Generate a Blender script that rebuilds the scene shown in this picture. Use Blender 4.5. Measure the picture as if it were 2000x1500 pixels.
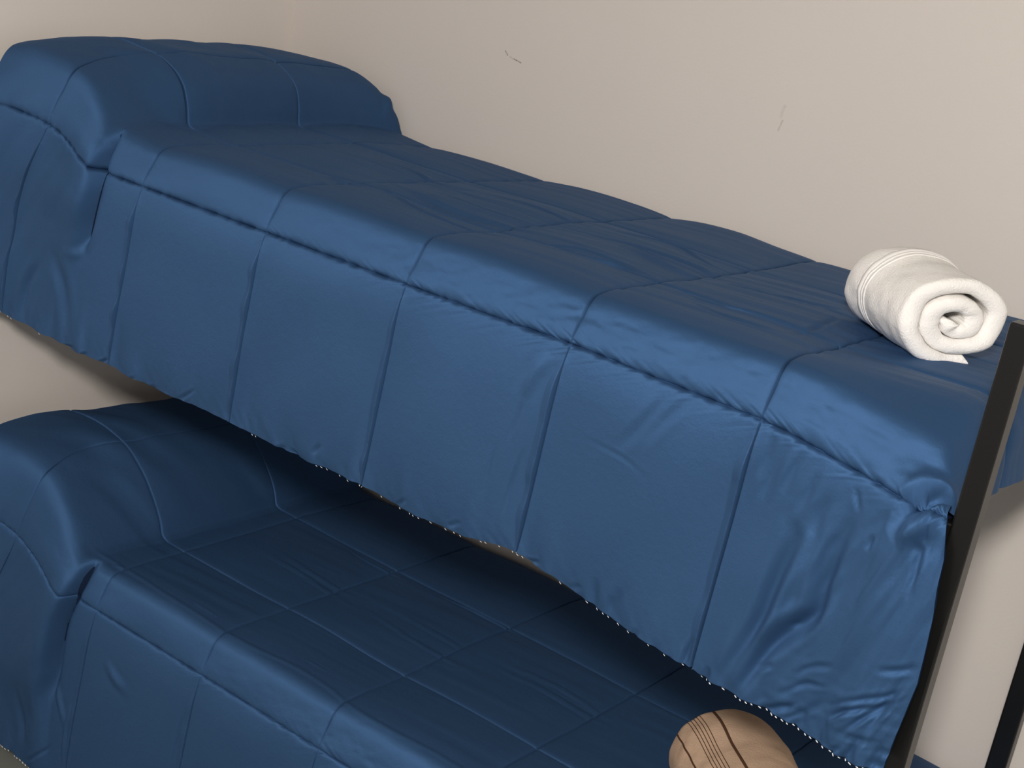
import bpy, bmesh, math, random
import numpy as np
from mathutils import Vector, Matrix

random.seed(7)
for o in list(bpy.data.objects):
    bpy.data.objects.remove(o, do_unlink=True)
scene = bpy.context.scene
COL = scene.collection

# ------------------------------------------------------------------ camera
CAM_LOC = (1.96447, -1.71708, 1.77366)
RIGHT = Vector((0.784958, 0.592935, 0.179636))
UP = Vector((-0.313398, 0.129898, 0.940696))
FWD = Vector((-0.534437, 0.794704, -0.287789))
cam_data = bpy.data.cameras.new('camera')
cam_data.sensor_fit = 'HORIZONTAL'
cam_data.sensor_width = 36.0
cam_data.lens = 2875.98 / 2000.0 * 36.0
cam_data.clip_start = 0.05
cam = bpy.data.objects.new('camera', cam_data)
COL.objects.link(cam)
m = Matrix((RIGHT, UP, -FWD)).transposed().to_4x4()
m.translation = Vector(CAM_LOC)
cam.matrix_world = m
scene.camera = cam

# ------------------------------------------------------------------ world, lamp, exposure
world = bpy.data.worlds.new('room_ambience')
scene.world = world
world.use_nodes = True
bg = world.node_tree.nodes['Background']
bg.inputs[0].default_value = (1.0, 0.965, 0.93, 1)
bg.inputs[1].default_value = 0.40

lamp_data = bpy.data.lights.new('ceiling_lamp_light', 'POINT')
lamp_data.energy = 265
lamp_data.color = (1.0, 0.955, 0.90)
lamp_data.shadow_soft_size = 0.13
lamp = bpy.data.objects.new('ceiling_lamp_light', lamp_data)
lamp.location = (2.10, -2.30, 2.38)
COL.objects.link(lamp)

vs = scene.view_settings
vs.view_transform = 'Standard'
vs.look = 'None'
vs.gamma = 1.0
vs.use_curve_mapping = False
vs.exposure = 0.06

ZU = 1.32      # top of the upper mattress
ZL = 0.5086    # top of the lower mattress
WALL_Y = 0.78
WALL_X = -0.50

# ------------------------------------------------------------------ materials
def new_mat(name):
    mt = bpy.data.materials.new(name)
    mt.use_nodes = True
    nt = mt.node_tree
    return mt, nt, nt.nodes['Principled BSDF']

def N(nt, kind, **kw):
    n = nt.nodes.new(kind)
    for k, v in kw.items():
        setattr(n, k, v)
    return n

def math_node(nt, op, a, b=None, clamp=False):
    n = N(nt, 'ShaderNodeMath', operation=op, use_clamp=clamp)
    for i, v in enumerate((a, b)):
        if v is None:
            continue
        if isinstance(v, (int, float)):
            n.inputs[i].default_value = v
        else:
            nt.links.new(v, n.inputs[i])
    return n.outputs[0]

def add_bump(nt, bsdf, height, strength, dist):
    b = N(nt, 'ShaderNodeBump')
    b.inputs['Strength'].default_value = strength
    b.inputs['Distance'].default_value = dist
    nt.links.new(height, b.inputs['Height'])
    nt.links.new(b.outputs[0], bsdf.inputs['Normal'])

def coords(nt):
    return N(nt, 'ShaderNodeTexCoord').outputs['Object']

def noise(nt, vec, scale, detail=3, rough=0.5):
    n = N(nt, 'ShaderNodeTexNoise')
    n.inputs['Scale'].default_value = scale
    n.inputs['Detail'].default_value = detail
    n.inputs['Roughness'].default_value = rough
    nt.links.new(vec, n.inputs['Vector'])
    return n.outputs['Fac']

def mix_col(nt, fac, c1, c2):
    n = N(nt, 'ShaderNodeMix', data_type='RGBA')
    nt.links.new(fac, n.inputs[0])
    for i, c in ((6, c1), (7, c2)):
        if isinstance(c, tuple):
            n.inputs[i].default_value = (*c, 1)
        else:
            nt.links.new(c, n.inputs[i])
    return n.outputs[2]

def segment_mask(nt, vec, a, b, width):
    """1 close to the segment a-b (wall plane x,z), 0 away from it: a scuff of its own shape"""
    sub = N(nt, 'ShaderNodeVectorMath', operation='SUBTRACT'); nt.links.new(vec, sub.inputs[0])
    sub.inputs[1].default_value = (a[0], WALL_Y, a[1])
    d = Vector((b[0] - a[0], 0, b[1] - a[1]))
    dot = N(nt, 'ShaderNodeVectorMath', operation='DOT_PRODUCT'); nt.links.new(sub.outputs[0], dot.inputs[0])
    dot.inputs[1].default_value = d / d.length_squared
    t = math_node(nt, 'MULTIPLY', dot.outputs['Value'], 1.0, clamp=True)
    sc = N(nt, 'ShaderNodeVectorMath', operation='SCALE'); sc.inputs[0].default_value = d
    nt.links.new(t, sc.inputs['Scale'])
    df = N(nt, 'ShaderNodeVectorMath', operation='SUBTRACT')
    nt.links.new(sub.outputs[0], df.inputs[0]); nt.links.new(sc.outputs[0], df.inputs[1])
    ln = N(nt, 'ShaderNodeVectorMath', operation='LENGTH'); nt.links.new(df.outputs[0], ln.inputs[0])
    q = math_node(nt, 'DIVIDE', ln.outputs['Value'], width)
    return math_node(nt, 'SUBTRACT', 1.0, q, clamp=True)

def wall_mat(name, scuffs, k=1.0):
    mt, nt, b = new_mat(name)
    v = coords(nt)
    col = mix_col(nt, noise(nt, v, 3.0, 4), tuple(c * k for c in WALL_A), tuple(c * k for c in WALL_B))
    for (a, c, w, k) in scuffs:
        msk = segment_mask(nt, v, a, c, w)
        msk = math_node(nt, 'MULTIPLY', msk, noise(nt, v, 220.0, 2))
        msk = math_node(nt, 'MULTIPLY', msk, k, clamp=True)
        col = mix_col(nt, msk, col, (0.16, 0.14, 0.13))
    nt.links.new(col, b.inputs['Base Color'])
    b.inputs['Roughness'].default_value = 0.75
    b.inputs['Specular IOR Level'].default_value = 0.25
    add_bump(nt, b, noise(nt, v, 160.0, 3), 0.12, 0.002)
    return mt

WALL_A = (0.63, 0.58, 0.54)
WALL_B = (0.66, 0.61, 0.565)
SCUFFS = [((0.114, 1.543), (0.121, 1.536), .0022, 1.6), ((0.128, 1.534), (0.137, 1.531), .0018, 0.8),
          ((0.139, 1.5315), (0.158, 1.5275), .0018, 2.0),
          ((0.760, 1.566), (0.757, 1.548), .005, 0.28), ((0.762, 1.540), (0.758, 1.522), .003, 0.6)]
M_WALL = wall_mat('wall_paint', SCUFFS)
M_WALL_PLAIN = wall_mat('wall_paint_plain', [], 1.12)

SATIN_METAL, SATIN_ROUGH, SATIN_ANISO = 0.58, 0.70, 0.68
def satin_mat(name, base, hem):
    mt, nt, b = new_mat(name)
    v = coords(nt)
    k = noise(nt, v, 9.0, 3)
    col = mix_col(nt, k, base, tuple(c * 1.10 for c in base))
    nt.links.new(col, b.inputs['Base Color'])
    # satin: smooth threads run across the bed, so the lustre is anisotropic
    b.inputs['Metallic'].default_value = SATIN_METAL
    b.inputs['Roughness'].default_value = SATIN_ROUGH
    b.inputs['Specular IOR Level'].default_value = 0.08
    b.inputs['Anisotropic'].default_value = SATIN_ANISO
    tg = N(nt, 'ShaderNodeTangent', direction_type='UV_MAP')
    nt.links.new(tg.outputs[0], b.inputs['Tangent'])
    fine = noise(nt, v, 420.0, 2)
    mid = noise(nt, v, 60.0, 4, 0.6)
    h = math_node(nt, 'ADD', math_node(nt, 'MULTIPLY', fine, 0.25), mid)
    add_bump(nt, b, h, 0.22, 0.003)
    return mt
M_SATIN = satin_mat('navy_satin', (0.046, 0.107, 0.230), None)

def simple_mat(name, c, rough, spec=0.5, metal=0.0, bump=None):
    mt, nt, b = new_mat(name)
    v = coords(nt)
    k = noise(nt, v, 14.0, 4)
    nt.links.new(mix_col(nt, k, tuple(x * 0.92 for x in c), tuple(min(1, x * 1.06) for x in c)), b.inputs['Base Color'])
    b.inputs['Roughness'].default_value = rough
    b.inputs['Specular IOR Level'].default_value = spec
    b.inputs['Metallic'].default_value = metal
    if bump:
        add_bump(nt, b, noise(nt, v, bump[0], 3, 0.6), bump[1], bump[2])
    return mt
M_BLACK = simple_mat('black_enamel', (0.006, 0.006, 0.006), 0.30, 0.35, bump=(60, .05, .001))
M_STITCH = simple_mat('white_thread', (0.72, 0.74, 0.78), 0.7)
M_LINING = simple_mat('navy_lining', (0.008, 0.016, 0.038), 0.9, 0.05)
M_SHEET = simple_mat('white_sheet', (0.75, 0.75, 0.76), 0.85, 0.2, bump=(40, .1, .003))
M_TERRY = simple_mat('white_terry', (0.92, 0.89, 0.855), 0.95, 0.1, bump=(330, .55, .003))
M_TERRY_BAND = simple_mat('white_satin_band', (0.86, 0.83, 0.80), 0.38, 0.5)
M_TAN = simple_mat('tan_terry', (0.50, 0.345, 0.24), 0.95, 0.1, bump=(360, .5, .003))
M_BROWN = simple_mat('dark_brown_weave', (0.075, 0.035, 0.018), 0.8, 0.2)
M_FLOOR = simple_mat('grey_floor', (0.19, 0.20, 0.18), 0.55, 0.4, bump=(30, .1, .002))
M_SPRING = simple_mat('grey_steel', (0.25, 0.25, 0.25), 0.45, 0.5, 0.8)

M_CEIL = simple_mat('ceiling_paint', (0.24, 0.232, 0.22), 0.9, 0.2)

# ------------------------------------------------------------------ object helpers
def link(o, parent=None):
    COL.objects.link(o)
    if parent:
        o.parent = parent
    return o

def tag(o, label=None, cat=None, group=None, kind=None):
    if label: o['label'] = label
    if cat: o['category'] = cat
    if group: o['group'] = group
    if kind: o['kind'] = kind
    return o

def empty(name, loc=(0, 0, 0)):
    o = bpy.data.objects.new(name, None)
    o.location = loc
    o.empty_display_size = 0.1
    return link(o)

def np_mesh(name, verts, quads, mat, parent=None, smooth=True, uv=None):
    me = bpy.data.meshes.new(name)
    verts = np.ascontiguousarray(verts, dtype=np.float32).reshape(-1, 3)
    quads = np.ascontiguousarray(quads, dtype=np.int32).reshape(-1, 4)
    me.vertices.add(len(verts)); me.vertices.foreach_set('co', verts.ravel())
    me.loops.add(quads.size); me.loops.foreach_set('vertex_index', quads.ravel())
    me.polygons.add(len(quads))
    me.polygons.foreach_set('loop_start', np.arange(0, quads.size, 4, dtype=np.int32))
    me.update(calc_edges=True)
    me.validate()
    if uv is not None:
        lay = me.uv_layers.new(name='weave')
        lay.data.foreach_set('uv', np.ascontiguousarray(uv.reshape(-1, 2)[quads.ravel()], dtype=np.float32).ravel())
    me.polygons.foreach_set('use_smooth', np.full(len(me.polygons), smooth))
    me.materials.append(mat)
    return link(bpy.data.objects.new(name, me), parent)

def grid_quads(nu, nv, flip=False):
    i = np.arange(nu - 1)[:, None] * nv + np.arange(nv - 1)[None, :]
    q = np.stack([i, i + nv, i + nv + 1, i + 1], -1).reshape(-1, 4)
    return q[:, ::-1] if flip else q

def bm_obj(name, bm, mat, parent=None, smooth=False):
    me = bpy.data.meshes.new(name)
    bm.normal_update()
    bm.to_mesh(me); bm.free()
    for p in me.polygons:
        p.use_smooth = smooth
    me.materials.append(mat)
    return link(bpy.data.objects.new(name, me), parent)

def box_obj(name, lo, hi, mat, parent=None, bevel=0.0, seg=2):
    bm = bmesh.new()
    bmesh.ops.create_cube(bm, size=1)
    for v in bm.verts:
        v.co = Vector([lo[i] + (v.co[i] + .5) * (hi[i] - lo[i]) for i in range(3)])
    if bevel:
        bmesh.ops.bevel(bm, geom=bm.edges[:], offset=bevel, segments=seg, profile=.5, affect='EDGES')
    return bm_obj(name, bm, mat, parent, smooth=False)

def mono(xk, yk, x):
    """monotone cubic through the knots"""
    xk = np.asarray(xk, float); yk = np.asarray(yk, float)
    h = np.diff(xk); d = np.diff(yk) / h
    mm = np.zeros(len(xk))
    mm[1:-1] = np.where(d[:-1] * d[1:] > 0, 2 * d[:-1] * d[1:] / (d[:-1] + d[1:] + 1e-12), 0)
    mm[0] = d[0]; mm[-1] = d[-1]
    x = np.clip(x, xk[0], xk[-1])
    i = np.clip(np.searchsorted(xk, x) - 1, 0, len(h) - 1)
    s = (x - xk[i]) / h[i]
    return (yk[i] * (1 + 2 * s) * (1 - s) ** 2 + h[i] * mm[i] * s * (1 - s) ** 2
            + yk[i + 1] * s * s * (3 - 2 * s) + h[i] * mm[i + 1] * s * s * (s - 1))

def sstep(a, b, x):
    s = np.clip((x - a) / (b - a), 0, 1)
    return s * s * (3 - 2 * s)

def vnoise(x, y, seed):
    """smooth value noise in -1..1"""
    r = np.random.RandomState(seed).uniform(-1, 1, (512, 512))
    xi = np.floor(x).astype(int); yi = np.floor(y).astype(int)
    fx = x - xi; fy = y - yi
    fx = fx * fx * fx * (fx * (6 * fx - 15) + 10); fy = fy * fy * fy * (fy * (6 * fy - 15) + 10)
    g = lambda a, b: r[a % 512, b % 512]
    return ((g(xi, yi) * (1 - fx) + g(xi + 1, yi) * fx) * (1 - fy)
            + (g(xi, yi + 1) * (1 - fx) + g(xi + 1, yi + 1) * fx) * fy)

# ------------------------------------------------------------------ room
def plane_struct(name, verts, mat):
    o = np_mesh(name, np.array(verts), np.array([[0, 1, 2, 3]]), mat, smooth=False)
    o['kind'] = 'structure'
    return o
def slab(name, lo, hi, mat):
    o = box_obj(name, lo, hi, mat)
    o['kind'] = 'structure'
    return o
slab('floor', (WALL_X - .1, -4.2, -.10), (4.6, WALL_Y + .1, 0), M_FLOOR)
slab('wall_back', (WALL_X - .1, WALL_Y, 0), (4.6, WALL_Y + .1, 2.55), M_WALL)
slab('wall_left', (WALL_X - .1, -4.2, 0), (WALL_X, WALL_Y, 2.55), M_WALL_PLAIN)
slab('ceiling', (WALL_X - .1, -4.2, 2.55), (4.6, WALL_Y + .1, 2.65), M_CEIL)
STROKES_UPPER_SIDE = [(12,-4,[(-0.19,0.244),(-0.15,0.297),(-0.125,0.377)]),(8,-4,[(-0.224,0.279),(-0.251,0.336),(-0.255,0.387)]),(8,1.2,[(-0.171,0.216),(-0.156,0.233),(-0.134,0.231),(-0.107,0.212),(-0.089,0.166),(-0.092,0.129)]),(2.5,-1.8,[(0.867,0.176),(0.864,0.209),(0.86,0.237)]),(2.5,-2,[(0.842,0.245),(0.839,0.289),(0.837,0.332)]),(2.5,-2,[(0.887,0.243),(0.88,0.293),(0.876,0.345)]),(9,2.5,[(0.89,0.097),(0.875,0.131),(0.866,0.169)]),(2.5,-0.7,[(0.982,0.19),(1.038,0.189),(1.091,0.201)]),(7,-2.2,[(1.092,0.075),(1.076,0.111),(1.036,0.183)]),(7,-2.2,[(1.117,0.08),(1.094,0.116),(1.069,0.16)]),(6,-2.2,[(1.248,0.085),(1.245,0.113),(1.239,0.143)]),(6,-2.2,[(1.265,0.081),(1.259,0.111),(1.25,0.164)]),(5,-2,[(1.292,0.08),(1.284,0.105),(1.275,0.144)]),(5,-2,[(1.317,0.097),(1.31,0.127),(1.301,0.158)]),(9,-8,[(1.299,0.166),(1.308,0.187),(1.302,0.234),(1.295,0.29),(1.289,0.322),(1.268,0.388),(1.265,0.412)]),(8,3,[(1.319,0.158),(1.326,0.191),(1.318,0.251),(1.307,0.307),(1.283,0.377)]),(10,-12,[(1.372,0.127),(1.368,0.167),(1.363,0.218),(1.361,0.261),(1.334,0.3),(1.314,0.329),(1.294,0.376),(1.281,0.416),(1.282,0.435)]),(5,-3,[(1.361,0.156),(1.353,0.194),(1.347,0.239)]),(3,-3.5,[(1.41,0.13),(1.408,0.154)]),(3,-2.5,[(1.369,0.092),(1.379,0.118)]),(7,-3,[(1.487,0.117),(1.51,0.125),(1.512,0.154),(1.507,0.193)]),(5,-3,[(1.565,0.064),(1.527,0.082),(1.518,0.105),(1.509,0.122)]),(16,-18,[(1.572,0.016),(1.505,0.061),(1.455,0.09),(1.439,0.119)]),(18,8,[(1.555,0.062),(1.483,0.096),(1.462,0.123)]),(3.5,-3,[(1.487,0.286),(1.522,0.277),(1.56,0.263)]),(3.5,-3,[(1.42,0.351),(1.466,0.329),(1.537,0.302),(1.559,0.288)]),(3.5,-3.5,[(1.431,0.359),(1.454,0.345),(1.521,0.32)]),(4,-4,[(1.456,0.374),(1.484,0.349),(1.507,0.331),(1.559,0.299)]),(4,-2.5,[(1.515,0.336),(1.548,0.312)]),(4,-4,[(1.294,0.433),(1.34,0.392),(1.384,0.365)]),(3,-3,[(1.316,0.431),(1.334,0.419)]),(3.5,-3,[(1.357,0.422),(1.375,0.399),(1.395,0.375)]),(3.5,-3,[(1.36,0.397),(1.384,0.378),(1.412,0.348)]),(3.5,-2.5,[(1.427,0.364),(1.468,0.337)]),(3,-2.5,[(1.36,0.339),(1.384,0.321),(1.415,0.305)]),(3,-2.5,[(1.308,0.356),(1.33,0.34)]),(3,-2,[(1.329,0.295),(1.348,0.284)]),(3,-2.5,[(1.346,0.37),(1.382,0.342),(1.415,0.331)]),(3,-2.5,[(1.439,0.418),(1.452,0.395),(1.47,0.383)]),(6,-3,[(1.447,0.431),(1.486,0.389),(1.505,0.361)]),(6,-3,[(1.521,0.431),(1.543,0.387),(1.551,0.362)]),(4,-3,[(1.213,0.357),(1.207,0.389),(1.206,0.416)]),(5,-3,[(1.245,0.379),(1.238,0.417)]),(4,-3.5,[(1.188,0.394),(1.179,0.416),(1.172,0.422)]),(4,-2.5,[(1.13,0.386),(1.122,0.41)]),(4,-2.5,[(1.078,0.366),(1.08,0.395)]),(6,-3,[(1.049,0.357),(1.052,0.387),(1.056,0.413)]),(6,-2.5,[(1.089,0.351),(1.082,0.398)]),(3,-2,[(1.014,0.396),(1.028,0.38)]),(3,-2,[(0.68,0.399),(0.701,0.377)]),(3,-2,[(0.789,0.392),(0.807,0.375)]),(3,-2,[(0.933,0.399),(0.955,0.386)]),(3,-2,[(-0.035,0.402),(-0.006,0.386)]),(3,-2,[(0.048,0.406),(0.071,0.391)]),(3,-2,[(0.105,0.402),(0.12,0.392)]),(3,-2,[(0.136,0.409),(0.161,0.396)]),(3,-2,[(0.173,0.403),(0.219,0.367)]),(3,-2,[(-0.138,0.403),(-0.102,0.389)]),(3,-2,[(-0.086,0.403),(-0.063,0.39)]),(4,-2,[(0.5,0.38),(0.51,0.359)]),(4,-2.5,[(0.412,0.408),(0.438,0.389)]),(4,-2.5,[(0.47,0.4),(0.45,0.389)]),(6,-2,[(1.339,0.116),(1.331,0.15),(1.33,0.175)])]
STROKES_UPPER_TOP = [(4,-2.5,[(0.741,-0.172),(0.842,-0.187),(0.933,-0.183)]),(5,-3,[(0.687,-0.317),(0.778,-0.341),(0.874,-0.354),(0.946,-0.322)]),(4,-3,[(0.682,-0.394),(0.78,-0.437),(0.893,-0.395),(0.93,-0.397)]),(5,-3,[(0.957,-0.301),(1.066,-0.33),(1.141,-0.362)]),(6,-3,[(0.944,-0.192),(0.999,-0.161),(1.091,-0.18),(1.201,-0.179)]),(5,-2,[(1.003,-0.122),(1.081,-0.105),(1.172,-0.117)]),(4,-2.5,[(0.239,-0.16),(0.315,-0.15),(0.342,-0.175)]),(5,-3,[(0.344,-0.192),(0.46,-0.142),(0.571,-0.122),(0.673,-0.132)]),(4,-3,[(0.14,-0.368),(0.242,-0.37),(0.36,-0.348),(0.404,-0.376)]),(4,-3,[(0.415,-0.376),(0.507,-0.379),(0.604,-0.374),(0.676,-0.378)]),(5,-2.5,[(0.393,-0.278),(0.515,-0.265),(0.621,-0.276),(0.678,-0.269)]),(5,-3,[(0.684,-0.145),(0.762,-0.209),(0.918,-0.187)]),(8,3,[(0.316,-0.241),(0.506,-0.207),(0.658,-0.232)]),(8,3,[(0.74,-0.323),(0.886,-0.293),(0.936,-0.319)]),(5,-2.5,[(1.168,-0.133),(1.162,-0.22),(1.149,-0.319)]),(10,4,[(-0.146,-0.693),(-0.198,-0.716),(-0.281,-0.788)])]
STROKES_LOWER_TOP = [(3,3,[(0.083,-0.295),(0.227,-0.288),(0.373,-0.279)]),(3,3,[(0.107,-0.321),(0.251,-0.307),(0.371,-0.314)]),(2,1.6,[(0.177,-0.338),(0.281,-0.356)]),(3,3,[(0.381,-0.292),(0.547,-0.272),(0.652,-0.278)]),(3,3,[(0.381,-0.33),(0.525,-0.327),(0.648,-0.321)]),(3,3,[(0.665,-0.323),(0.809,-0.332),(0.932,-0.33)]),(3,3,[(0.677,-0.346),(0.801,-0.36),(0.935,-0.35)]),(2,1.6,[(0.182,-0.042),(0.257,-0.04)]),(2,1.4,[(-0.024,-0.02),(0.005,-0.029)]),(2,1.6,[(0.453,-0.061),(0.504,-0.06)]),(3,2,[(0.42,-0.453),(0.523,-0.455),(0.63,-0.457)]),(3,2,[(0.162,-0.452),(0.252,-0.44),(0.337,-0.447)])]
STROKES_LOWER_SIDE = [(2.5,-1.8,[(0.285,0.115),(0.275,0.186),(0.267,0.276)]),(6,3,[(-0.074,0.236),(-0.042,0.289),(-0.012,0.33)]),(3,-3,[(-0.114,0.446),(-0.073,0.409),(-0.04,0.375)]),(4,2.5,[(-0.013,0.274),(-0.013,0.342),(-0.008,0.408)]),(8,3,[(0.061,0.152),(0.102,0.175),(0.132,0.182)]),(10,-3,[(-0.162,0.301),(-0.136,0.369),(-0.113,0.416)])]

# ------------------------------------------------------------------ bunk bed frame
POST_TOP = 1.462
bunk = empty('bunk_bed', (0.5, 0.37, 0))
tag(bunk, 'black metal double bunk bed frame with square posts against the beige wall', 'bunk bed')
def bpart(name, lo, hi, mat=M_BLACK, bevel=0.003):
    o = box_obj(name, lo, hi, mat, None, bevel)
    o.parent = bunk
    o.matrix_parent_inverse = Matrix.Translation(-bunk.location)
    return o
X_F = 1.494; X_H = -0.468
def post(x, y, w=.028, d=.030, top=POST_TOP):
    bpart('post', (x, y, 0.02), (x + w, y + d, top))
    bpart('foot_cap', (x - .003, y - .003, 0), (x + w + .003, y + d + .003, .024))
post(X_F, -.050)
post(1.446, 0.735, .034)
post(X_H, -.035, top=1.27)
post(X_H, 0.735, top=1.27)
for zt in (ZU, ZL):
    zr = zt - .125
    bpart('side_rail', (X_H + .02, -.016, zr - .035), (X_F + .004, .012, zr + .005))
    bpart('side_rail', (X_H + .02, .735, zr - .035), (X_F - .03, .760, zr + .005))
    bpart('end_rail', (1.430, -.02, zr - .032), (1.452, .745, zr + .002))
    bpart('end_rail', (X_H + .002, -.02, zr - .032), (X_H + .026, .745, zr + .002))
    for i in range(9):
        x = X_H + .12 + i * .205
        bpart('support_strap', (x, -.004, zr - .012), (x + .03, .74, zr - .004), M_SPRING, 0)
bpart('end_bar', (X_H + .004, -.01, 1.22), (X_H + .024, .74, 1.244))

def soft_box(name, lo, hi, bev, mat, seg=5):
    bm = bmesh.new()
    bmesh.ops.create_cube(bm, size=1)
    for v in bm.verts:
        v.co = Vector([lo[i] + (v.co[i] + .5) * (hi[i] - lo[i]) for i in range(3)])
    bmesh.ops.bevel(bm, geom=bm.edges[:], offset=bev, segments=seg, profile=.6, affect='EDGES')
    return bm_obj(name, bm, mat, None, True)
for zt, lab in ((ZU, 'thin white mattress lying under the upper bunk comforter'),
                (ZL, 'thin white mattress lying under the lower bunk comforter')):
    t_ = soft_box('mattress', (X_H + .03, .022, zt - .119), (1.445, .728, zt - .022), .02, M_SHEET)
    tag(t_, lab, 'mattress')

def pillow(name, cx, cy, cz, lx, ly, lz, label):
    n, k = 40, 24
    th = np.linspace(0, 2 * np.pi, n + 1); ph = np.linspace(-np.pi / 2, np.pi / 2, k)
    T, P = np.meshgrid(th, ph, indexing='ij')
    sp = lambda c, e: np.sign(c) * np.abs(c) ** e
    x = lx / 2 * sp(np.cos(T), .45) * sp(np.cos(P), .6)
    y = ly / 2 * sp(np.sin(T), .45) * sp(np.cos(P), .6)
    z = lz / 2 * sp(np.sin(P), 1.0)
    V = np.stack([x + cx, y + cy, z + cz], -1)
    o = np_mesh(name, V, grid_quads(n + 1, k), M_SHEET)
    tag(o, label, 'pillow')
pillow('pillow', -.315, .40, ZU + .035, .25, .60, .11, 'white pillow humped under the upper comforter against the corner')
pillow('pillow', -.275, .36, ZL + .052, .28, .60, .14, 'white pillow humped under the lower comforter')

# ------------------------------------------------------------------ comforters
def add_strokes(D, U, T, strokes, gain):
    uu = U[:, 0]; tt = T[0]
    for (w, a, pts) in strokes:
        w = w / 1000.; a = a / 1000. * gain
        # subdivide the polyline smoothly
        p = np.array(pts, float)
        s = np.r_[0, np.cumsum(np.linalg.norm(np.diff(p, axis=0), axis=1))]
        L = s[-1]
        ss = np.linspace(0, L, max(6, int(L / .01)))
        px = mono(s, p[:, 0], ss) if len(p) > 2 else np.interp(ss, s, p[:, 0])
        py = mono(s, p[:, 1], ss) if len(p) > 2 else np.interp(ss, s, p[:, 1])
        pad = 3.2 * w
        i0, i1 = np.searchsorted(uu, [px.min() - pad, px.max() + pad])
        j0, j1 = np.searchsorted(tt, [py.min() - pad, py.max() + pad])
        if i1 - i0 < 2 or j1 - j0 < 2:
            continue
        X = U[i0:i1, j0:j1]; Y = T[i0:i1, j0:j1]
        best = np.full(X.shape, 1e9); amp = np.zeros(X.shape)
        for q in range(len(ss) - 1):
            ax, ay = px[q], py[q]; dx, dy = px[q + 1] - ax, py[q + 1] - ay
            l2 = dx * dx + dy * dy + 1e-12
            f = np.clip(((X - ax) * dx + (Y - ay) * dy) / l2, 0, 1)
            d2 = (X - ax - f * dx) ** 2 + (Y - ay - f * dy) ** 2
            g = (ss[q] + f * (ss[q + 1] - ss[q])) / L
            better = d2 < best
            best = np.where(better, d2, best)
            amp = np.where(better, np.sin(np.pi * np.clip(g * .96 + .02, 0, 1)) ** 1.1, amp)
        ef = np.sqrt(best) / w
        D[i0:i1, j0:j1] += a * amp * (np.exp(-ef ** 2) - .25 * np.exp(-((ef - 1.9) / .8) ** 2))

def axis(cells, counts, c=.84):
    out = []; idx = [0]
    for (a, b), n in zip(zip(cells[:-1], cells[1:]), counts):
        s = np.arange(n) / n
        out += list(a + (b - a) * (s - c / (2 * np.pi) * np.sin(2 * np.pi * s)))
        idx.append(idx[-1] + n)
    out.append(cells[-1])
    return np.array(out), idx

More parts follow.
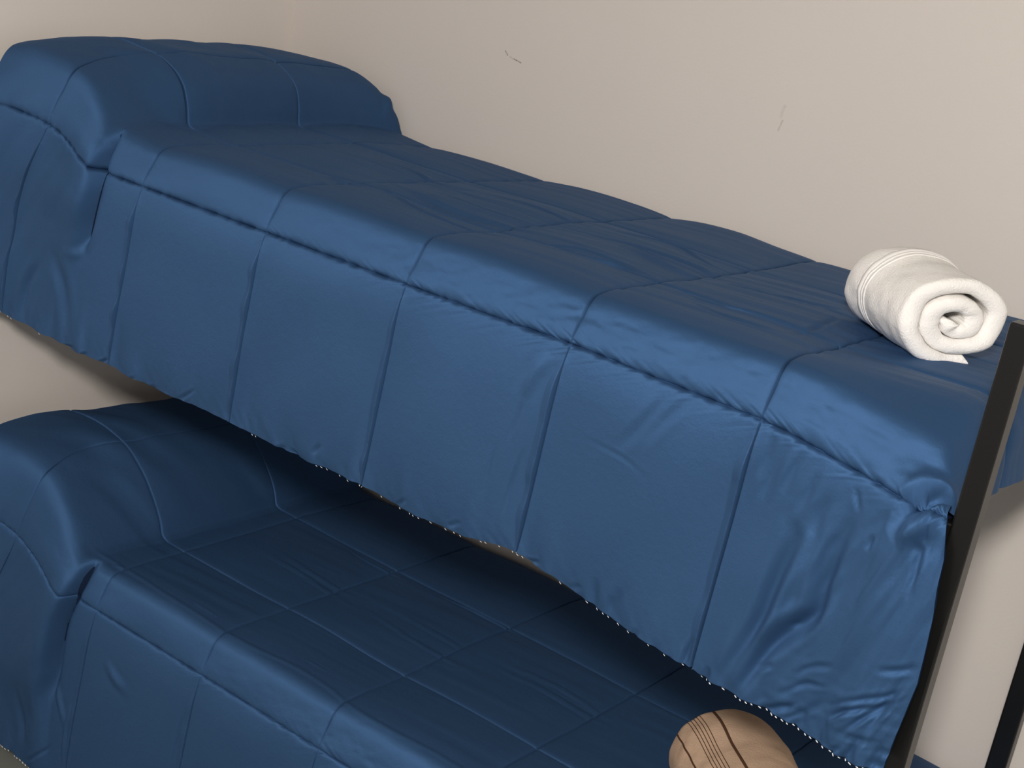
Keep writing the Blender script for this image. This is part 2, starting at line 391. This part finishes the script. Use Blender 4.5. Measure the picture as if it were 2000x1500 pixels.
def comforter(cfg):
    zt = cfg['z']
    u, ui = axis(cfg['u'], cfg['nu']); t, ti = axis(cfg['t'], cfg['nt'])
    U, T = np.meshgrid(u, t, indexing='ij')
    tE = t[-1]
    # --- resting shape: across the bed
    Y = mono(*cfg['prof_y'], T); Z = mono(*cfg['prof_z'], T)
    X = U.copy()
    # --- over the pillow
    uP = mono(*cfg['uP'], T)
    a = np.clip(uP - U, 0, None)
    gen = sstep(-.24, -.02, T)
    px = mono(*cfg['pil_x'], a) * (1 - gen) + mono(*cfg['pil_x2'], a) * gen
    pz = mono(*cfg['pil_z'], a) * (1 - gen) + mono(*cfg['pil_z2'], a) * gen
    X = X + (px + a) * mono(*cfg['Ax'], T)
    Z = Z + pz * mono(*cfg['Az'], T) * (1 + .02 * vnoise(U * 9, T * 5, 3))
    X = X + cfg['gather'] * np.exp(-((U + .30) / .13) ** 2) * sstep(-.12, 0, T) * (1 - sstep(.07, .2, T))
    # bulging drape beside the pillow with its deep fold
    uF = mono(*cfg['fold_u'], T)
    e = uF - U
    S = np.where(e > 0, 1 - np.exp(-(e / .021) ** 2), 0) * (.42 + .58 * np.exp(-np.clip(e, 0, None) / .10))
    B = mono(*cfg['fold_B'], T)
    Y = Y - S * B
    Y = Y + cfg['fold_d'] * np.exp(-((e - .002) / .013) ** 2) * mono(*cfg['fold_D'], T)
    X = X + np.clip(e, 0, 1) * 0 + .014 * np.exp(-((e - .03) / .02) ** 2) * mono(*cfg['fold_D'], T)
    # --- foot end
    if cfg['foot']:
        af = np.clip(U - 1.42, 0, None)
        xt = mono([0, .03, .06, .10, .145], [1.42, 1.447, 1.464, 1.474, 1.478], af)
        zf = mono([0, .03, .06, .10, .145], [0, -.007, -.030, -.070, -.118], af)
        wt = 1 - sstep(-.045, .085, T)
        xe = np.interp(T, [.05, .07, .12, .17, .28, .35, .43], [1.483, 1.487, 1.503, 1.508, 1.518, 1.51, 1.502])
        xs = 1.42 + (xe - 1.42) * af / .145
        X = np.where(U > 1.42, wt * xt + (1 - wt) * xs + (X - U), X)
        Z = Z + zf * wt
        Y = Y - .024 * sstep(1.36, 1.47, U) * sstep(.02, .10, T)
        Z = Z - .026 * sstep(1.20, 1.44, U) * sstep(-.10, -.01, T) * (1 - sstep(.10, .25, T))
        Z = Z - .036 * sstep(.90, 1.32, U) * (np.clip(T, 0, None) / tE) ** 1.2
        Z = Z + .012 * np.exp(-((U - .93) / .10) ** 2) * np.clip(T, 0, None) / tE
    # uneven lie of the cloth
    Z = Z + cfg['lie'] * vnoise(U * 5.5, T * 6, 11) * (1 - sstep(-.02, .05, T)) * (1 - .7 * np.clip(a / .06, 0, 1))
    Y = Y - cfg['lie'] * 1.3 * vnoise(U * 4.0 + 7, T * 4, 12) * sstep(.05, .15, T)
    # scalloped hem
    hemw = sstep(tE - .12, tE, T)
    dh = np.min(np.abs(U[:, :, None] - np.array(cfg['u'])[None, None, :]), axis=2)
    Z = Z - hemw * (.004 * (1 - np.exp(-dh / .05)) - .0015 * vnoise(U * 55, T * 0, 5) - .002 * vnoise(U * 21, T * 0, 6))
    P = np.stack([X, Y, Z + zt], -1)
    # --- normals
    dU = np.gradient(P, u, axis=0); dT = np.gradient(P, t, axis=1)
    Nn = np.cross(dU, dT); Nn /= np.linalg.norm(Nn, axis=-1, keepdims=True) + 1e-12
    Nn = -Nn if Nn[len(u) // 2, np.searchsorted(t, -.3), 2] < 0 else Nn
    # --- quilting relief
    us = np.array(cfg['u'][1:-1]); ts = np.array(cfg['t'][1:-1])
    du = U[:, :, None] - us[None, None, :]
    ku = np.argmin(np.abs(du), axis=2)
    su = np.take_along_axis(du, ku[..., None], 2)[..., 0]
    dt = T[:, :, None] - ts[None, None, :]
    kt = np.argmin(np.abs(dt), axis=2)
    st = np.take_along_axis(dt, kt[..., None], 2)[..., 0]
    dh_ = np.abs(T - tE)
    side = sstep(.03, .075, T)
    puff = (1 - np.exp(-np.abs(su) / .045)) * (1 - np.exp(-np.abs(st) / .04)) * (1 - np.exp(-dh_ / .03))
    onp = np.clip(a / .06, 0, 1)
    D = cfg['puff'] * puff * (1 + .35 * vnoise(U * 7, T * 7, 21)) * (1 - .8 * onp)
    gr_top = cfg['groove']
    # transverse seams: plain groove on top, lapped pleat on the hanging side
    far = 1 - .75 * np.exp(-((T + .02) / .05) ** 2) * 0
    D -= gr_top * np.exp(-np.abs(su) / .0028) * (1 - side) * far * (1 - .5 * onp)
    wv = 1 + .3 * vnoise(U * 0 + ku * 3.1, T * 30, 31)
    taper = sstep(.075, .15, T) * (1 - .6 * sstep(tE - .05, tE, T)) * wv
    wl = .015 * taper + 1e-4
    lap = np.where(su < 0, np.clip(1 + su / wl, 0, 1), np.exp(-su / .0016))
    lap_h = np.where(su < -.0012, lap, 0)
    D += side * cfg['pleat'] * lap_h * taper * sstep(-.50, -.36, U)
    slit = sstep(.078, .11, T)
    D -= side * cfg['slit'] * (.35 + .65 * slit) * np.exp(-(su / .0012) ** 2)
    D += side * slit * cfg['slit'] * .35 * np.where(su > 0, np.exp(-su / .007), 0)
    D -= (1 - side) * cfg['slit'] * .8 * np.exp(-(su / .0013) ** 2) * (.35 + .65 * (sstep(-.06, 0, T) + 1 - sstep(-.6, -.35, T)))
    # longitudinal seams
    pk = np.clip(1 + .8 * vnoise(U * 130, T * 0 + 3, 41), .55, 1.6)
    D -= np.where(kt == len(ts) - 1, cfg['seam_side'] * pk, gr_top * .9 * (1 - .4 * onp)) * np.exp(-np.abs(st) / .0026)
    D -= np.where(kt < len(ts) - 1, .5 * cfg['slit'], 0) * onp * np.exp(-(st / .0012) ** 2)
    # puckers running off the side seam, the hem and the crease at the edge
    sgn = np.sign(T - ts[-1])
    run = sstep(.1, .9, U) * .8 + .2
    D += .0015 * run * np.exp(-np.abs(T - ts[-1]) / .010) * vnoise(U * 120 + sgn * 9 + (T - ts[-1]) * sgn * 260, T * 30, 42)
    D += .0012 * np.exp(-dh_ / .018) * vnoise(U * 85 - T * 60, T * 40, 43)
    D += .0022 * np.exp(-dh_ / .04) * vnoise(U * 26 - T * 12, T * 8, 44)
    band = np.exp(-((T - .035) / .035) ** 2)
    D += .0008 * band * run * vnoise(U * 34 + T * 30, T * 70, 45) + .0004 * band * run * vnoise(U * 80, T * 110, 46)
    # long faint creases along the bed top
    topw = (1 - sstep(-.10, .0, T)) * (1 - onp)
    D += cfg['crease'] * topw * (vnoise(U * 4 + T * 8, T * 48 + U * 3, 51) + .2 * vnoise(U * 9, T * 110 + U * 6, 52))
    for tc, ac in cfg['creases']:
        wob = .012 * vnoise(U * 6, T * 0 + tc * 10, 55)
        D += ac * (1 - onp) * np.exp(-((T - tc - wob) / .004) ** 2)
    # soft folds of the side
    D += .0022 * side * vnoise(U * 9 + T * 6, T * 3, 61)
    if cfg['foot']:
        wr = sstep(1.23, 1.42, U) * sstep(.06, .12, T)
        D += .004 * wr * vnoise((U * .90 + T * .42) * 38, (T * .9 - U * .42) * 6, 62)
        D += .0022 * wr * vnoise((U * .90 + T * .42) * 85, (T * .9 - U * .42) * 14, 63)
        lw = sstep(1.30, 1.42, U) * sstep(.30, .34, T) * 1.0
        D += .0020 * lw * vnoise(U * 14, (T + .1 * U) * 120, 64)
        D += .003 * sstep(1.38, 1.5, U) * (1 - sstep(-.05, .1, T)) * vnoise(U * 30, T * 14, 65)
    # pillow wrinkles
    D += .0022 * onp * (1 - side) * vnoise(U * 7, T * 22 + U * 9, 71)
    D += .0030 * onp * side * vnoise(U * 24 + T * 14, T * 6, 72)
    add_strokes(D, U, T, cfg['strokes'], cfg['gain'])
    PB = P.copy()
    P = P + Nn * D[..., None]
    P[..., 1] = np.minimum(P[..., 1], WALL_Y - .006)
    P[..., 0] = np.maximum(P[..., 0], WALL_X + .006)
    P[..., 2] = np.maximum(P[..., 2], .012)
    if cfg['foot']:   # keep clear of the post
        inpost = (P[..., 0] > X_F - .004) & (P[..., 1] > -.056) & (P[..., 1] < .0) & (T > .06)
        P[..., 1] = np.where(inpost, -.056, P[..., 1])
    root = empty('comforter', (0.5, 0.3, zt))
    tag(root, cfg['label'], 'comforter')
    off = np.array([0.5, 0.3, zt])
    UV = np.stack([U * .45 + .25, T * .45 + .4], -1)
    # --- one mesh for each quilted panel
    for i in range(len(ui) - 1):
        for j in range(len(ti) - 1):
            blk = P[ui[i]:ui[i + 1] + 1, ti[j]:ti[j + 1] + 1] - off
            np_mesh('quilted_panel', blk, grid_quads(blk.shape[0], blk.shape[1], True), M_SATIN, root,
                    uv=UV[ui[i]:ui[i + 1] + 1, ti[j]:ti[j + 1] + 1])
    # --- lining: inner face, tapering to nothing at the hem
    st6 = 6
    su_ = np.unique(np.r_[np.arange(0, len(u), st6), len(u) - 1]); st_ = np.unique(np.r_[np.arange(0, len(t), st6), len(t) - 1])
    Dm = np.zeros((len(su_), len(st_)))
    for p_, iu in enumerate(su_):
        blk = D[max(0, iu - 7):iu + 8].min(axis=0)
        for q_, jt in enumerate(st_):
            Dm[p_, q_] = blk[max(0, jt - 7):jt + 8].min()
    sub = np.ix_(su_, st_)
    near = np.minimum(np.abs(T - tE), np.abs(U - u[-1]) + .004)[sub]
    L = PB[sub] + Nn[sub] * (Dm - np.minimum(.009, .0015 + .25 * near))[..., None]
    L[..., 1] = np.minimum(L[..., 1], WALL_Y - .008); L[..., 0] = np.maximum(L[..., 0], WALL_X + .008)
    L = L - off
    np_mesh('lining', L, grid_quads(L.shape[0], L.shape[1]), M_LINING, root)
    # --- overlock stitches along the hem
    hem = P[:, -1] - off
    s = np.r_[0, np.cumsum(np.linalg.norm(np.diff(hem, axis=0), axis=1))]
    vs_, qs = [], []
    rs = np.random.RandomState(5)
    pos = .004
    while pos < s[-1] - .004:
        ln = rs.uniform(.0026, .0046)
        show = cfg['stitch'](np.interp(pos, s, u), rs)
        if show:
            c0 = np.array([np.interp(pos, s, hem[:, k]) for k in range(3)])
            c1 = np.array([np.interp(pos + ln, s, hem[:, k]) for k in range(3)])
            r = .0008 if np.interp(pos, s, u) > 1.25 or zt < 1 else .00045
            c0 = c0 + np.array([0, -.0012, -.0004]); c1 = c1 + np.array([0, -.0012, -.0022])
            d = (c1 - c0) / np.linalg.norm(c1 - c0)
            n1 = np.cross(d, [0, 1., 0]); n1 /= np.linalg.norm(n1); n2 = np.cross(d, n1)
            b0 = len(vs_)
            for f, rr in ((0, .5), (.3, 1.), (.7, 1.), (1, .5)):
                for k in range(5):
                    an = 2 * np.pi * k / 5
                    vs_.append(c0 + (c1 - c0) * f + (n1 * np.cos(an) + n2 * np.sin(an)) * r * rr)
            for q in range(3):
                for k in range(5):
                    k2 = (k + 1) % 5
                    qs.append([b0 + q * 5 + k, b0 + q * 5 + k2, b0 + q * 5 + 5 + k2, b0 + q * 5 + 5 + k])
        pos += ln + rs.uniform(.004, .0085)
    if vs_:
        o = np_mesh('hem_stitching', np.array(vs_), np.array(qs), M_STITCH, root)
        o['kind'] = 'stuff'
        o['label'] = 'white overlock stitches along the lower hem'
    return root

UPPER = dict(
    z=ZU, label='navy blue quilted satin comforter draped over the upper bunk under the white towel',
    u=[-.478, -.305, 0, .305, .61, .915, 1.22, 1.565], nu=[90, 130, 130, 130, 130, 130, 170],
    t=[-.80, -.465, -.18, .075, .395], nt=[80, 110, 150, 170],
    prof_y=([-.80, -.76, -.72, -.66, -.3, -.05, -.018, .0, .025, .075, .2, .395],
            [.772, .768, .742, .69, .30, .040, .009, -.004, -.015, -.033, -.046, -.060]),
    prof_z=([-.80, -.76, -.72, -.66, -.4, -.06, -.02, .0, .025, .075, .2, .395],
            [-.075, -.030, -.006, .000, .004, .003, -.001, -.010, -.028, -.071, -.197, -.394]),
    uP=([-.80, -.72, -.6, -.5, -.35, -.2, -.05, .05, .4], [-.085, -.10, -.13, -.135, -.125, -.115, -.115, -.11, -.11]),
    pil_x=([0, .02, .05, .09, .14, .20, .28, .38], [0, -.016, -.022, -.036, -.074, -.130, -.208, -.30]),
    pil_z=([0, .02, .05, .09, .14, .20, .28, .38], [0, .006, .036, .074, .106, .124, .126, .112]),
    pil_x2=([0, .04, .08, .13, .19, .26, .38], [0, -.034, -.066, -.112, -.166, -.232, -.35]),
    pil_z2=([0, .02, .06, .11, .17, .24, .30, .38], [0, .006, .034, .068, .094, .110, .114, .100]),
    Az=([-.80, -.74, -.66, -.5, -.15, -.03, .03, .075, .2, .395], [.35, .72, .93, 1.0, 1.0, .90, .70, .52, .16, .05]),
    Ax=([-.80, .02, .075, .15, .22, .3, .395], [1, 1, .9, .45, .05, -.35, -.45]),
    gather=.035,
    fold_u=([-.80, -.02, .05, .12, .2, .395], [-.112, -.112, -.118, -.112, -.112, -.11]),
    fold_B=([-.80, -.06, .0, .06, .13, .20, .28, .395], [0, 0, .018, .036, .040, .022, .008, .002]),
    fold_D=([-.80, -.03, .02, .06, .13, .19, .24, .395], [0, 0, .8, 1, 1, .6, 0, 0]), fold_d=.020,
    foot=True, gain=1.6, slit=.013, lie=.004, puff=.007, groove=.006, pleat=.010, seam_side=.006, crease=.0015,
    creases=[(-.325, -.0022)],
    strokes=STROKES_UPPER_SIDE + STROKES_UPPER_TOP,
    stitch=lambda x, rs: rs.rand() < (.95 if x > 1.28 else .45 if x > .5 else .06),
)
comforter(UPPER)
LOWER = dict(
    z=ZL, label='navy blue quilted satin comforter spread over the lower bunk under the tan towel',
    u=[-.478, -.290, .003, .295, .588, .881, 1.174, 1.480], nu=[80, 110, 110, 100, 90, 80, 80],
    t=[-.80, -.465, -.175, .075, .45], nt=[80, 90, 120, 110],
    prof_y=([-.80, -.76, -.72, -.66, -.3, -.05, -.012, .008, .03, .075, .2, .45],
            [.772, .768, .742, .69, .30, .044, .008, -.008, -.020, -.034, -.050, -.066]),
    prof_z=([-.80, -.76, -.72, -.66, -.4, -.06, -.012, .008, .03, .075, .2, .45],
            [-.075, -.030, -.006, .000, .002, .001, -.003, -.012, -.034, -.074, -.199, -.448]),
    uP=([-.80, -.72, -.6, -.5, -.35, -.2, -.05, .05, .45], [-.04, -.045, -.05, -.045, -.04, -.045, -.055, -.06, -.06]),
    pil_x=([0, .02, .05, .10, .17, .25, .33, .44], [0, -.015, -.026, -.052, -.098, -.160, -.232, -.33]),
    pil_z=([0, .02, .05, .10, .17, .25, .33, .44], [0, .006, .032, .074, .122, .158, .170, .160]),
    pil_x2=([0, .04, .08, .13, .19, .26, .44], [0, -.032, -.062, -.104, -.156, -.218, -.39]),
    pil_z2=([0, .02, .06, .11, .17, .25, .33, .44], [0, .006, .036, .076, .116, .150, .162, .156]),
    Az=([-.80, -.74, -.62, -.45, -.15, -.03, .03, .075, .2, .45], [.35, .60, .82, .95, 1.0, .88, .66, .46, .16, .03]),
    Ax=([-.80, .02, .075, .15, .22, .3, .45], [1, 1, .9, .6, .3, .1, .0]),
    gather=.03,
    fold_u=([-.80, -.02, .05, .15, .25, .45], [-.05, -.052, -.060, -.075, -.070, -.04]),
    fold_B=([-.80, -.06, .0, .06, .15, .26, .36, .45], [0, 0, .020, .042, .050, .042, .018, .006]),
    fold_D=([-.80, -.03, .02, .06, .18, .24, .30, .45], [0, 0, .8, 1, 1, .8, 0, 0]), fold_d=.018,
    foot=False, gain=1.3, slit=.004, lie=.003, puff=.004, groove=.003, pleat=.003, seam_side=.004, crease=.0007,
    creases=[(-.02, .0016)],
    strokes=STROKES_LOWER_SIDE + STROKES_LOWER_TOP,
    stitch=lambda x, rs: rs.rand() < .97,
)
comforter(LOWER)

# ------------------------------------------------------------------ rolled towels
def rolled_towel(name, origin, axis_dir, label, mat, band_mat, bands, length, sx, sz, turns, thick, waist, seed, stripes=()):
    """a towel rolled into a thick spiral; origin is the floor point under the near end"""
    root = empty(name, origin)
    tag(root, label, 'towel')
    ax = Vector(axis_dir).normalized(); side = ax.cross(Vector((0, 0, 1))).normalized()
    nth, na = 300, 56
    th = np.linspace(0, 2 * np.pi * turns, nth)          # along the spiral, from the core outwards
    pitch = thick * 1.10
    r = .006 + pitch * th / (2 * np.pi)
    r = r * (1 + .03 * vnoise(th * .9, th * 0, seed))
    R_out = r[-1]
    ph = th - th[-1] + cfg_tail                          # the free edge ends at the bottom
    cx = r * np.cos(ph); cz = r * np.sin(ph)
    tx = np.gradient(cx); tz = np.gradient(cz); l = np.hypot(tx, tz); nx, nz = tz / l, -tx / l
    if np.mean(nx * cx + nz * cz) < 0: nx, nz = -nx, -nz
    # cross-section of the folded layer: a closed loop (out along the outer face, rounded rims, back along the inner)
    k = 10
    loop = []
    h = thick / 2
    for i in range(na): loop.append((i / (na - 1) * (length - 2 * h) + h, h))
    for i in range(1, k): a_ = math.pi / 2 - math.pi * i / k; loop.append((length - h + h * math.cos(a_), h * math.sin(a_)))
    for i in range(na): loop.append((length - h - i / (na - 1) * (length - 2 * h), -h))
    for i in range(1, k): a_ = -math.pi / 2 - math.pi * i / k; loop.append((h + h * math.cos(a_), h * math.sin(a_)))
    loop = np.array(loop); nl = len(loop)
    S = loop[:, 0][None, :]; H = loop[:, 1][None, :]
    endt = np.clip(np.minimum(th / .3, (th[-1] - th) / .06), 0, 1)[:, None] ** .5
    H = H * (.35 + .65 * endt)
    wob = .0016 * vnoise(th[:, None] * 1.6 + S * 0, S * 22, seed + 1) + .0006 * vnoise(th[:, None] * 5 + S * 0, S * 60, seed + 2)
    rim = np.exp(-S / .012) * .004 * vnoise(th[:, None] * 1.4, S * 0 + 2, seed + 3)
    lx = (cx[:, None] + nx[:, None] * (H + wob)); lz = (cz[:, None] + nz[:, None] * (H + wob))
    f = S / length
    sc = mono(*waist, f)
    lx = lx * sx * (.5 + .5 * sc) / R_out; lz = lz * sz * sc / R_out
    zmin = (-sz * sc)
    lz = np.maximum(lz - zmin, 0) - .004 * 0
    lz = np.maximum(lz, .0015 + .001 * np.abs(wob) / .002)
    S2 = S + rim + 0 * lx
    V = (np.array(ax)[None, None] * S2[..., None] + np.array(side)[None, None] * lx[..., None]
         + np.array([0, 0, 1.])[None, None] * lz[..., None])
    q = grid_quads(nth, nl)
    w = np.stack([np.arange(nth - 1) * nl + nl - 1, (np.arange(nth - 1) + 1) * nl + nl - 1,
                  (np.arange(nth - 1) + 1) * nl, np.arange(nth - 1) * nl], -1)
    q = np.concatenate([q, w])
    np_mesh('towel_roll', V, q[:, ::-1], mat, root)
    # woven bands lying on the outer turn
    i0 = np.searchsorted(th, th[-1] - 2 * np.pi * .93)
    for (s0, wd, hgt) in bands:
        col = [np.argmin(np.abs(loop[:na, 0] - s)) for s in (s0, s0 + wd)]
        ring = V[i0:]
        prof = []
        for fr, hh in ((0, -.0005), (.12, hgt), (.5, hgt * 1.25), (.88, hgt), (1, -.0005)):
            s = s0 + wd * fr
            j = np.interp(s, loop[:na, 0], np.arange(na)); ja = int(j); jb = min(ja + 1, na - 1)
            p = ring[:, ja] * (1 - (j - ja)) + ring[:, jb] * (j - ja)
            nn = np.array(side)[None] * nx[i0:, None] + np.array([0, 0, 1.])[None] * nz[i0:, None]
            prof.append(p + nn * hh)
        Bm = np.stack(prof, 1)
        np_mesh('woven_band', Bm, grid_quads(Bm.shape[0], Bm.shape[1]), band_mat, root)
    # stripes woven across the towel: they run along the roll
    for (deg, wdeg, hgt) in stripes:
        ph0 = math.radians(deg)
        cols = [j for j in range(na) if .002 < loop[j, 0] < length - .002]
        rows = []
        for fr, hh in ((-.5, -.0006), (-.4, hgt), (.4, hgt), (.5, -.0006)):
            pa = ph0 + math.radians(wdeg) * fr
            i = np.interp(pa, ph, np.arange(nth)); ia = int(i); f2 = i - ia
            p = V[ia, cols] * (1 - f2) + V[ia + 1, cols] * f2
            nn = np.array(side) * nx[ia] + np.array([0, 0, 1.]) * nz[ia]
            rows.append(p + nn * hh)
        Bm = np.stack(rows, 0)
        np_mesh('woven_band', Bm, grid_quads(Bm.shape[0], Bm.shape[1]), band_mat, root)
    return root

cfg_tail = -math.pi * .38
TAX = (-.74, .67, 0)
rolled_towel('rolled_towel', (1.345, .252, ZU + .004), TAX,
             'rolled white terry towel with satin band lines on the upper bunk by the post',
             M_TERRY, M_TERRY_BAND, [(.122, .004, .0010), (.130, .003, .0008), (.136, .009, .0010)],
             .20, .082, .060, 2.30, .0200, ([0, .25, .5, .75, .92, 1], [1, 1, 1.0, 1.06, 1.02, .9]), 3)
rolled_towel('rolled_towel', (1.310, .168, ZL + .004), TAX,
             'rolled tan towel with dark brown stripes on the lower bunk beneath the upper hem',
             M_TAN, M_BROWN, [],
             .23, .095, .078, 2.30, .0210, ([0, .25, .5, .75, .92, 1], [1, 1, 1.0, 1.04, 1.0, .90]), 8,
             stripes=[(a - 360, w, .0006) for a, w in ((118, 3.2), (132, .9), (135.5, .9), (139, .9), (142.5, .9), (146, .9), (164, 2.4))])
